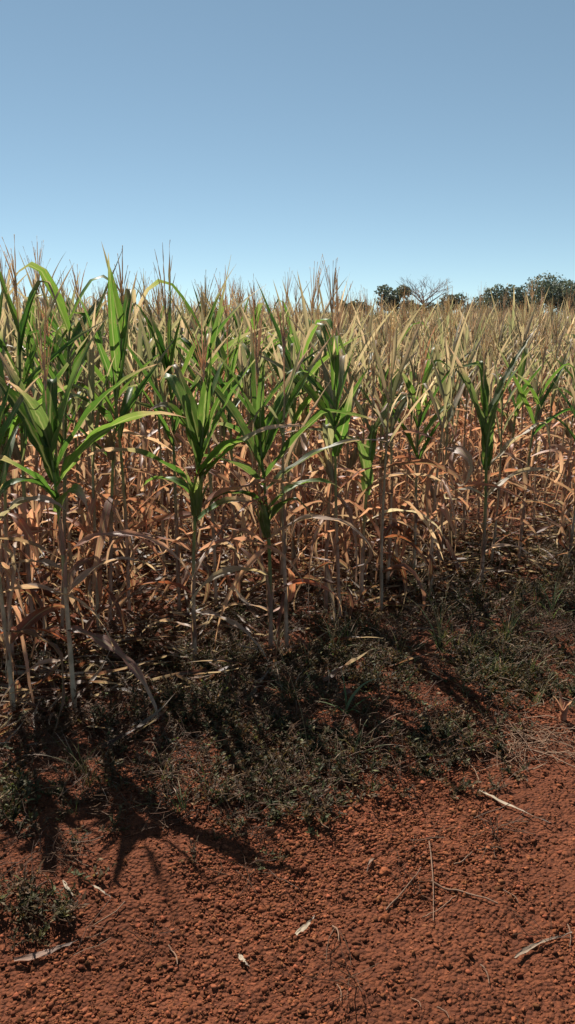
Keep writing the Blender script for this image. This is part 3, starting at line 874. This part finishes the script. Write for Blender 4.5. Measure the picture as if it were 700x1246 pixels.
# ------------------------------------------------------------------ weeds, litter
def weed(r, kind):
    p = Plant()
    bits = []
    if kind == 'leafy':
        for st in range(int(r.integers(4, 8))):
            a = r.uniform(0, 6.28); L_ = r.uniform(0.05, 0.13); th = r.uniform(0.3, 1.3)
            q = np.linspace(0, 1, 5)
            pa = np.stack([np.sin(th) * q * L_ * math.cos(a), np.sin(th) * q * L_ * math.sin(a), np.cos(th) * q * L_ + 0.01 * q * (1 - q)], -1)
            base = mixc((np.array([0.050, 0.054, 0.018]) if r.random() < 0.6 else np.array([0.046, 0.062, 0.020])), np.array([0.10, 0.048, 0.024]), r.random() ** 1.1)
            bits.append(tube(pa, 0.0011, 3, base * 0.8))
            for k in range(int(r.integers(8, 14))):
                t = r.uniform(0.15, 1.0)
                g = blade(r, r.uniform(0.008, 0.032), r.uniform(0.005, 0.015), r.uniform(20, 80), r.uniform(0, 40), 3, 3, fold=0.3, c0=base * (r.uniform(0.6, 1.4) if r.random() < 0.85 else r.uniform(1.8, 3.0)), c1=base, base_w=0.3)
                bits.append(place(g, r.uniform(0, 6.28), pa[0] + (pa[-1] - pa[0]) * t))
    elif kind == 'grass':
        for k in range(int(r.integers(9, 18))):
            c = mixc(np.array([0.055, 0.078, 0.024]), np.array([0.16, 0.12, 0.055]), r.random() ** 2)
            g = blade(r, r.uniform(0.08, 0.24), r.uniform(0.0025, 0.005), r.uniform(5, 50), r.uniform(20, 90), 6, 3, fold=0.5, c0=c, c1=TAN, dry_from=r.uniform(0.5, 1), base_w=0.8)
            bits.append(place(g, r.uniform(0, 6.28), (r.normal(0, 0.01), r.normal(0, 0.01), 0)))
    elif kind == 'dead':
        for k in range(int(r.integers(8, 16))):
            c = mixc(np.array([0.16, 0.095, 0.054]), np.array([0.10, 0.045, 0.026]), r.random())
            a = r.uniform(0, 6.28); L_ = r.uniform(0.03, 0.12); el = r.uniform(0.0, 0.7)
            p0 = r.normal(0, 0.025, 3) * np.array([1, 1, 0]) + np.array([0, 0, r.uniform(0.002, 0.02)])
            q = np.linspace(0, 1, 4)
            pa = p0 + np.outer(q, [math.cos(a) * math.cos(el) * L_, math.sin(a) * math.cos(el) * L_, math.sin(el) * L_]) + r.normal(0, 0.003, (4, 3))
            bits.append(tube(pa, r.uniform(0.0006, 0.0014), 3, c))
    elif kind == 'litter':
        for k in range(int(r.integers(2, 4))):
            c = mixc(dry_colour(r), np.array([0.18, 0.07, 0.045]), r.uniform(0.3, 0.9)) * 0.55  # litter colour darkened to stand in for shade between the stalks
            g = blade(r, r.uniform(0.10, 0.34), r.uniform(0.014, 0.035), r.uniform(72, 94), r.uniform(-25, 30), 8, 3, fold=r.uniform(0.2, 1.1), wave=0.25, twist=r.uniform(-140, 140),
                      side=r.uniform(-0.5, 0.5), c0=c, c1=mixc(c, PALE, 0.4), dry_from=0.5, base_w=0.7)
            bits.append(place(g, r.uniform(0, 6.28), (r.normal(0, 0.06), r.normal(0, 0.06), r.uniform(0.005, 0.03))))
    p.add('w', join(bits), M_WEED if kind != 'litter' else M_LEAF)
    return joined_mesh(p, kind)


wr = np.random.default_rng(31)


def strip_points(n, dens, x0=-2.2, x1=3.4, y0=1.5, y1=8.0):
    out = []
    tot = 0
    while tot < n:
        x = wr.uniform(x0, x1, 4000); y = wr.uniform(y0, y1, 4000)
        k = (wr.random(4000) < dens(x, y)) & (np.abs(x) < 0.42 * y + 0.6)
        out.append(np.column_stack([x[k], y[k]])); tot += k.sum()
    return np.vstack(out)[:n]


def patch(x, y, s, seed):
    return smooth(-0.2, 0.2, vnoise(x * s, y * s, seed) + 0.4 * vnoise(x * s * 2.7, y * s * 2.7, seed + 1))


def rots(n, tilt=0.15):
    return np.column_stack([wr.normal(0, tilt, n), wr.normal(0, tilt, n), wr.uniform(0, 6.28, n)])


def ground_pts(P, lift=0.0):
    return np.column_stack([P, ground_z(P[:, 0], P[:, 1]) + lift])


def band(x, y):
    u = edge_u(x, y)
    lim = -1.22 - 0.28 * smooth(-0.3, 0.6, x) + 0.35 * vnoise(x * 3, y * 3, 41)
    return smooth(lim - 0.18, lim + 0.22, u) * (1 - smooth(0.0, 0.9, u))


P = strip_points(4300, lambda x, y: band(x, y) * (0.18 + 0.82 * patch(x, y, 3.1, 51)))
scatter('low_weeds', [weed(wr, 'leafy') for _ in range(10)], ground_pts(P), rots(len(P)), wr.uniform(0.35, 0.95, len(P)), kind='stuff',
        label='mat of low small-leaved weeds along the field edge', category='weeds')
P = strip_points(260, lambda x, y: band(x, y) * patch(x, y, 2.3, 61) * (0.25 + 0.75 * smooth(0.0, 0.9, x)))
scatter('grass_tufts', [weed(wr, 'grass') for _ in range(8)], ground_pts(P), rots(len(P)), wr.uniform(0.5, 1.2, len(P)), kind='stuff',
        label='thin wild grass growing among the low weeds', category='grass')
P = strip_points(2700, lambda x, y: np.maximum(band(x, y - 0.12), 0.05) * (0.2 + 0.8 * patch(x, y, 2.7, 71)))
scatter('dead_stems', [weed(wr, 'dead') for _ in range(8)], ground_pts(P), rots(len(P), 0.1), wr.uniform(0.6, 1.4, len(P)), kind='stuff',
        label='dead broken stems and straw scattered over the soil', category='plant litter')
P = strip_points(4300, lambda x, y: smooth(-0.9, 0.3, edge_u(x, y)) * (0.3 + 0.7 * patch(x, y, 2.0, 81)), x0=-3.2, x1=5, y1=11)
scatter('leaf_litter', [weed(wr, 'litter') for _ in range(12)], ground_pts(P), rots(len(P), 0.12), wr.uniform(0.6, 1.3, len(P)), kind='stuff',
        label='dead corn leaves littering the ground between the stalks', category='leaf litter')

# ------------------------------------------------------------------ single things on the ground
def dry_leaf_on_ground(x, y, az, L_, W_, label, seed, c=PALE, bend=0.1, name='dry_leaf', cat='dry leaf', fold=0.6):
    r = np.random.default_rng(seed)
    g = blade(r, L_, W_, 88, r.uniform(-8, 8), 14, 5, fold=fold, wave=0.18, twist=r.uniform(-40, 40), side=bend, c0=c * np.array([0.50, 0.46, 0.42]), c1=mixc(c, TAN, 0.5) * 0.4, dry_from=0.6, base_w=0.5)
    v = place(g, R(az), (0, 0, 0))[0]
    # let the blade lie on the soil
    wz = ground_z(v[:, 0] + x, v[:, 1] + y)
    base = gz(x, y)
    v[:, 2] = v[:, 2] * 0.5 + (wz - base) * 0.8 + 0.012
    me = mk_mesh(name, v, g[1], g[2], g[3], mat=M_STRAW)
    o = link(name, me, label=label, category=cat, group='dry leaves and straws lying on the track')
    o.location = (x, y, base)
    return o


def twig(x0, y0, x1, y1, rad, label, seed, c=(0.22, 0.125, 0.075), name='straw', cat='straw', sag=0.006):
    r = np.random.default_rng(seed)
    q = np.linspace(0, 1, 12)
    X = x0 + (x1 - x0) * q + np.sin(q * 3.1) * sag; Y = y0 + (y1 - y0) * q + np.sin(q * 2.4 + 1) * sag * 0.5
    Zz = ground_z(X, Y) + 0.006 + rad + r.normal(0, 0.001, 12)
    base = np.array([x0, y0, gz(x0, y0)])
    g = tube(np.stack([X, Y, Zz], -1) - base, rad * (1.1 - 0.5 * q), 6, np.array(c))
    o = link(name, mk_mesh(name, g[0], g[1], g[2], g[3], mat=M_STRAW), label=label, category=cat, group='dry leaves and straws lying on the track')
    o.location = base
    return o


def px(u, v):          # photograph pixel -> point on level ground (used once, for layout)
    f = 623 / math.tan(R(31))
    a = R(12.7) + math.atan((v - 623) / f)
    Y = 1.6 / math.tan(a)
    return (u - 350) / f * (Y * math.cos(R(12.7)) + 1.6 * math.sin(R(12.7))), Y


def lay(u0, v0, u1, v1):
    a, b = px(u0, v0), px(u1, v1)
    return a[0], a[1], math.degrees(math.atan2(b[1] - a[1], b[0] - a[0])), math.hypot(b[0] - a[0], b[1] - a[1])


for args in [
    ((582, 968, 662, 1020), 0.020, 'long pale dry leaf lying on red soil below the straw heap', PALE, 0.10),
    ((626, 1172, 678, 1138), 0.014, 'curved pale dry leaf on the soil near the lower right', mixc(PALE, TAN, 0.5), -0.25),
    ((360, 1142, 387, 1117), 0.016, 'short bright dry leaf with its dark shadow below the middle', PALE, 0.1),
    ((291, 1164, 299, 1182), 0.012, 'tiny bright husk fragment left of the short bright leaf', PALE, 0.2),
    ((18, 1176, 96, 1158), 0.026, 'flat split dry leaf lying at the lower left', mixc(TAN, PINK, 0.4), 0.05),
    ((30, 915, 110, 905), 0.022, 'pale dry leaf half buried in weeds at the left', mixc(PALE, TAN, 0.5), 0.05),
    ((200, 905, 222, 925), 0.018, 'small bright dry leaf lying in the shaded weeds left of middle', PALE, 0.1),
    ((78, 1090, 92, 1115), 0.010, 'small pale splinter of leaf in the sunlit gap at left', PALE, 0.1),
    ((112, 1092, 138, 1104), 0.010, 'thin pale leaf strip beside the splinter at left', PALE, -0.1),
    ((455, 1055, 440, 1068), 0.010, 'small curled tan leaf scrap left of the crossed straws', TAN, 0.3),
]:
    x, y, az, L_ = lay(*args[0])
    dry_leaf_on_ground(x, y, az, L_, args[1], args[2], int(args[0][0]), args[3], args[4])
for i, (p4, rad, lab) in enumerate([
    ((522, 1036, 527, 1128), 0.0022, 'thin straight straw pointing toward the viewer, crossing another'),
    ((524, 1082, 605, 1114), 0.0030, 'thick dry twig crossing the thin straight straw'),
    ((470, 1115, 512, 1062), 0.0026, 'bent dry twig curving left of the crossed straws'),
    ((514, 1124, 556, 1098), 0.0018, 'faint brown straw under the crossed straws'),
    ((585, 1180, 595, 1200), 0.0020, 'short pale straw below the crossed straws at lower right'),
    ((405, 1130, 412, 1150), 0.0026, 'short reddish straw right of the bright short leaf'),
    ((205, 1152, 216, 1174), 0.0022, 'short brown straw in the sunlit soil at lower left'),
    ((552, 1064, 574, 1050), 0.0024, 'short straw on the soil above the crossed straws'),
    ((612, 1096, 630, 1112), 0.0016, 'fine straw right of the thick twig'),
    ((410, 1205, 414, 1226), 0.0016, 'fine pale straw near the bottom middle'),
    ((500, 1218, 512, 1230), 0.0016, 'fine straw at the bottom right of middle'),
    ((532, 1230, 546, 1244), 0.0018, 'pale straw at the bottom edge right of middle'),
    ((690, 1140, 692, 1166), 0.0020, 'pale straw standing out at the right edge'),
]):
    a, b = px(p4[0], p4[1]), px(p4[2], p4[3])
    twig(a[0], a[1], b[0], b[1], rad, lab, i)

# straw heap and cut stub at the right edge
r = np.random.default_rng(5)
hx, hy = px(650, 915)
bits = []
for k in range(170):
    a = r.uniform(0, 6.28); L_ = r.uniform(0.05, 0.22); el = r.uniform(-0.1, 0.45)
    p0 = np.array([r.normal(0, 0.16), r.normal(0, 0.09), 0.0])
    p0[2] = max(0.0, 0.05 - 0.25 * abs(p0[0]) ** 1.4) * r.uniform(0.2, 1) + gz(hx + p0[0], hy + p0[1]) - gz(hx, hy) + 0.006
    q = np.linspace(0, 1, 4)
    pa = p0 + np.outer(q - 0.5, [math.cos(a) * L_, math.sin(a) * L_, el * L_ * 0.6]) + r.normal(0, 0.004, (4, 3))
    pa[:, 2] = np.maximum(pa[:, 2], 0.003)
    bits.append(tube(pa, r.uniform(0.0008, 0.0022), 3, mixc(np.array([0.18, 0.10, 0.06]), np.array([0.30, 0.18, 0.105]), r.random())))
g = join(bits)
o = link('straw_heap', mk_mesh('straw_heap', g[0], g[1], g[2], g[3], mat=M_STRAW), kind='stuff', label='heap of loose brown straw by the right edge', category='straw')
o.location = (hx, hy, gz(hx, hy))
sx, sy = px(684, 882)
st = Plant()
q = np.linspace(0, 1, 8)
st.add('stalk', tube(np.stack([0.01 * q, -0.01 * q, q * 0.10 - 0.02], -1), 0.012 * (1 - 0.2 * q), 8, np.array([0.28, 0.14, 0.085])), M_STALK)
for k in range(4):
    st.add('sheath', place(blade(r, 0.12, 0.03, 14, 30, 8, 3, fold=0.6, wave=0.2, c0=PINK, c1=TAN, base_w=0.9), k * 1.7, (0, 0, 0)), M_LEAF)
plant_object('corn_stub', bake(st), sx, sy, label='short cut brown corn stub beside the straw heap', category='corn stub')

# taller grasses that stand out of the weeds
def grass_clump(x, y, specs, label, seed, stems=0):
    r = np.random.default_rng(seed)
    p = Plant()
    for L_, W_, az, th, curl, c in specs:
        p.add('leaf', place(blade(r, L_, W_, th, curl, 12, 3, fold=0.5, c0=c, c1=mixc(c, TAN, 0.6), dry_from=0.75, base_w=0.8), R(az), (r.normal(0, 0.006), r.normal(0, 0.006), 0)), M_WEED)
    for k in range(stems):
        a = r.uniform(0, 6.28); L_ = r.uniform(0.28, 0.46); th = r.uniform(0.02, 0.3)
        q = np.linspace(0, 1, 8)
        pa = np.stack([np.sin(th * q * 1.4) * L_ * q * math.cos(a), np.sin(th * q * 1.4) * L_ * q * math.sin(a), q * L_], -1)
        bits = [tube(pa, 0.0011, 4, np.array([0.22, 0.18, 0.09]))]
        for b in range(7):
            a2 = r.uniform(0, 6.28); s0 = pa[-1] - (pa[-1] - pa[-3]) * r.random()
            d = np.array([math.cos(a2) * 0.5, math.sin(a2) * 0.5, 0.8]) * r.uniform(0.02, 0.06)
            bits.append(tube(s0 + np.outer(np.linspace(0, 1, 4), d), [0.0007, 0.0014, 0.0013, 0.0005], 3, np.array([0.28, 0.20, 0.12])))
        p.add('seed_stem', join(bits), M_STRAW)
    return plant_object('wild_grass', bake(p), x, y, label=label, category='grass', group='taller wild grasses in the weed strip')


GG = np.array([0.13, 0.19, 0.07]); GD = np.array([0.075, 0.11, 0.04])
gxy = px(420, 885)
grass_clump(*gxy, [(0.24, 0.022, 20, 18, 95, np.array([0.20, 0.26, 0.13])), (0.17, 0.012, 10, 45, 40, GG), (0.15, 0.012, 170, 55, 40, GG), (0.2, 0.01, 100, 20, 50, GD), (0.14, 0.01, 200, 30, 60, GD), (0.12, 0.012, 300, 50, 50, GG)],
            'young grass with one broad arching pale green blade in the weeds', 1)
grass_clump(*px(535, 800), [(0.3, 0.006, 20 + 55 * k, 10 + 5 * k, 60, GG) for k in range(6)], 'tall thin grass clump with seed stems below the upright green corn', 2, 4)
grass_clump(*px(620, 790), [(0.26, 0.008, 10 + 60 * k, 12 + 6 * k, 60, GD) for k in range(6)], 'leafy grass clump at the right among dark weeds', 3, 2)
grass_clump(*px(405, 800), [(0.22, 0.006, 40 + 70 * k, 14 + 6 * k, 60, GG) for k in range(5)], 'thin grass with a seed stem just above the arching blade', 4, 3)
grass_clump(*px(375, 935), [(0.10, 0.006, 40 + 70 * k, 14 + 6 * k, 60, GD) for k in range(5)], 'small tuft of grass in the shade below middle', 6, 1)
grass_clump(*px(672, 760), [(0.28, 0.007, 15 + 50 * k, 12 + 6 * k, 55, GG) for k in range(7)], 'grass clump near the right edge under the small green corn', 7, 3)

# ------------------------------------------------------------------ far trees
def crown_leaves(r, lobes, n, size, cols):
    V, F, C = [], [], []
    w = np.array([l[3] ** 2 for l in lobes]); w = w / w.sum()
    which = r.choice(len(lobes), n, p=w)
    d = r.normal(0, 1, (n, 3)); d /= np.linalg.norm(d, axis=1)[:, None]
    rad = r.uniform(0.45, 1.0, n) ** 0.5
    rad = rad * (1 + 0.25 * np.sin(d[:, 0] * 5 + which) * np.sin(d[:, 2] * 6 + which * 2))
    L_ = np.array(lobes)[which]
    c = L_[:, :3] + d * (rad * L_[:, 3])[:, None] * np.array([1, 1, 0.72])
    nrm = d + r.normal(0, 0.7, (n, 3)); nrm /= np.linalg.norm(nrm, axis=1)[:, None]
    a = np.cross(nrm, r.normal(0, 1, (n, 3))); a /= np.linalg.norm(a, axis=1)[:, None]
    b = np.cross(nrm, a)
    s = size * r.uniform(0.6, 1.4, n)[:, None]
    V = np.stack([c - a * s, c - b * s * 0.6, c + a * s, c + b * s * 0.6], 1)
    F = np.arange(n * 4).reshape(n, 4)
    base = cols[0][None] + (cols[1] - cols[0])[None] * r.random((n, 1))
    C = np.concatenate([np.repeat(base[:, None], 4, 1), np.ones((n, 4, 1))], -1)
    return V.reshape(-1, 3), F, C.reshape(-1, 4), np.tile([[0, 0], [0, 1], [1, 1], [1, 0]], (n, 1)).astype(float)


def branches(r, p0, d, L_, rad, depth, out, spread=0.6, up=0.15, segs=5):
    q = np.linspace(0, 1, segs)
    d = d / np.linalg.norm(d)
    pa = p0 + np.outer(q, d * L_) + np.cumsum(r.normal(0, 0.02 * L_, (segs, 3)), 0) * q[:, None]
    out.append(tube(pa, rad * (1 - 0.45 * q), 6 if depth > 2 else 3, np.array([0.36, 0.31, 0.28]) * r.uniform(0.8, 1.2)))
    if depth == 0:
        return
    for k in range(int(r.integers(3, 5))):
        t = r.uniform(0.5, 1.0)
        nd = d + r.normal(0, spread, 3); nd[2] = abs(nd[2]) * 0.6 + up
        branches(r, pa[0] + (pa[-1] - pa[0]) * t, nd, L_ * r.uniform(0.5, 0.75), rad * 0.5, depth - 1, out, spread, up, 4)


def tree(pxu, Y, H, width, label, seed, bare=False, cols=(np.array([0.08, 0.11, 0.08]), np.array([0.16, 0.19, 0.14])), lobes=9, n=3600):  # default foliage colours lightened to stand in for distance haze
    r = np.random.default_rng(seed)
    f = 623 / math.tan(R(31))
    x = (pxu - 350) / f * (Y * math.cos(R(12.7)) + 1.6 * math.sin(R(12.7)))
    e = bpy.data.objects.new('bare_tree' if bare else 'broadleaf_tree', None)
    COL.link(e)
    e.location = (x, Y, 0)
    e['label'] = label; e['category'] = 'tree'; e['group'] = 'trees beyond the far end of the field'
    out = []
    if bare:
        q = np.linspace(0, 1, 7)
        out.append(tube(np.stack([0.1 * np.sin(q * 4), 0 * q, q * H * 0.5 - 0.3], -1), 0.30 * (1 - 0.4 * q), 8, np.array([0.22, 0.18, 0.15])))
        bs = []
        for k in range(8):
            a = k * 0.785 + r.normal(0, 0.2)
            branches(r, np.array([0, 0, H * r.uniform(0.38, 0.5)]), np.array([math.cos(a), math.sin(a), r.uniform(0.5, 1.1)]), H * 0.30, 0.12, 3, bs, 0.55, 0.25)
        link('trunk', mk_mesh('trunk', *out[0], mat=M_BARK), e)
        g = join(bs)
        link('branches', mk_mesh('branches', *g, mat=M_BARK), e)
        return e
    q = np.linspace(0, 1, 6)
    tr = [tube(np.stack([0.15 * np.sin(q * 3), 0.1 * q, q * H * 0.6 - 0.3], -1), 0.32 * (1 - 0.55 * q), 8, np.array([0.12, 0.09, 0.07]))]
    ls = []
    for k in range(lobes):
        a = r.uniform(0, 6.28); rr_ = width * 0.5 * r.uniform(0.15, 0.72)
        z = H * r.uniform(0.30, 0.82)
        rad = width * r.uniform(0.17, 0.27)
        c = np.array([math.cos(a) * rr_, math.sin(a) * rr_, min(z, H - rad * 0.75)])
        ls.append((*c, rad))
        tr.append(tube(np.array([0, 0, H * 0.35]) + np.outer(np.linspace(0, 1, 5), c - np.array([0, 0, H * 0.35])), 0.10 * (1 - 0.7 * np.linspace(0, 1, 5)), 5, np.array([0.12, 0.09, 0.07])))
    link('trunk', mk_mesh('trunk', *join(tr), mat=M_BARK), e)
    link('crown', mk_mesh('crown', *crown_leaves(r, ls, n, 0.20, cols), smooth_sh=False, mat=M_TREE), e)
    return e


tree(668, 140, 9.8, 12, 'large rounded dark green tree at the right end of the skyline', 1, lobes=13, n=5200)
tree(700, 150, 8.6, 8, 'dark tree at the right edge of the skyline', 2)
tree(615, 135, 7.8, 8, 'lower bushy tree left of the large rounded one', 3)
tree(480, 140, 7.6, 6.5, 'small dark round tree left of the bare tree', 4)
tree(515, 140, 9.4, 7, 'leafless pale tree rising above the far corn', 5, bare=True)
tree(538, 140, 6.3, 6.5, 'small dark tree just right of the bare tree', 6)
tree(424, 140, 5.6, 6, 'low green tree on the skyline right of middle', 7)
tree(572, 150, 5.2, 5, 'low distant tree between the bare tree and the right-hand trees', 8)
tree(592, 145, 5.6, 7, 'low broad bush left of the lower bushy tree', 9)
tree(640, 150, 6.4, 7, 'dark bushy tree between the lower bushy tree and the large one', 10)
tree(500, 145, 5.4, 6, 'low dark bush under the bare tree', 11)
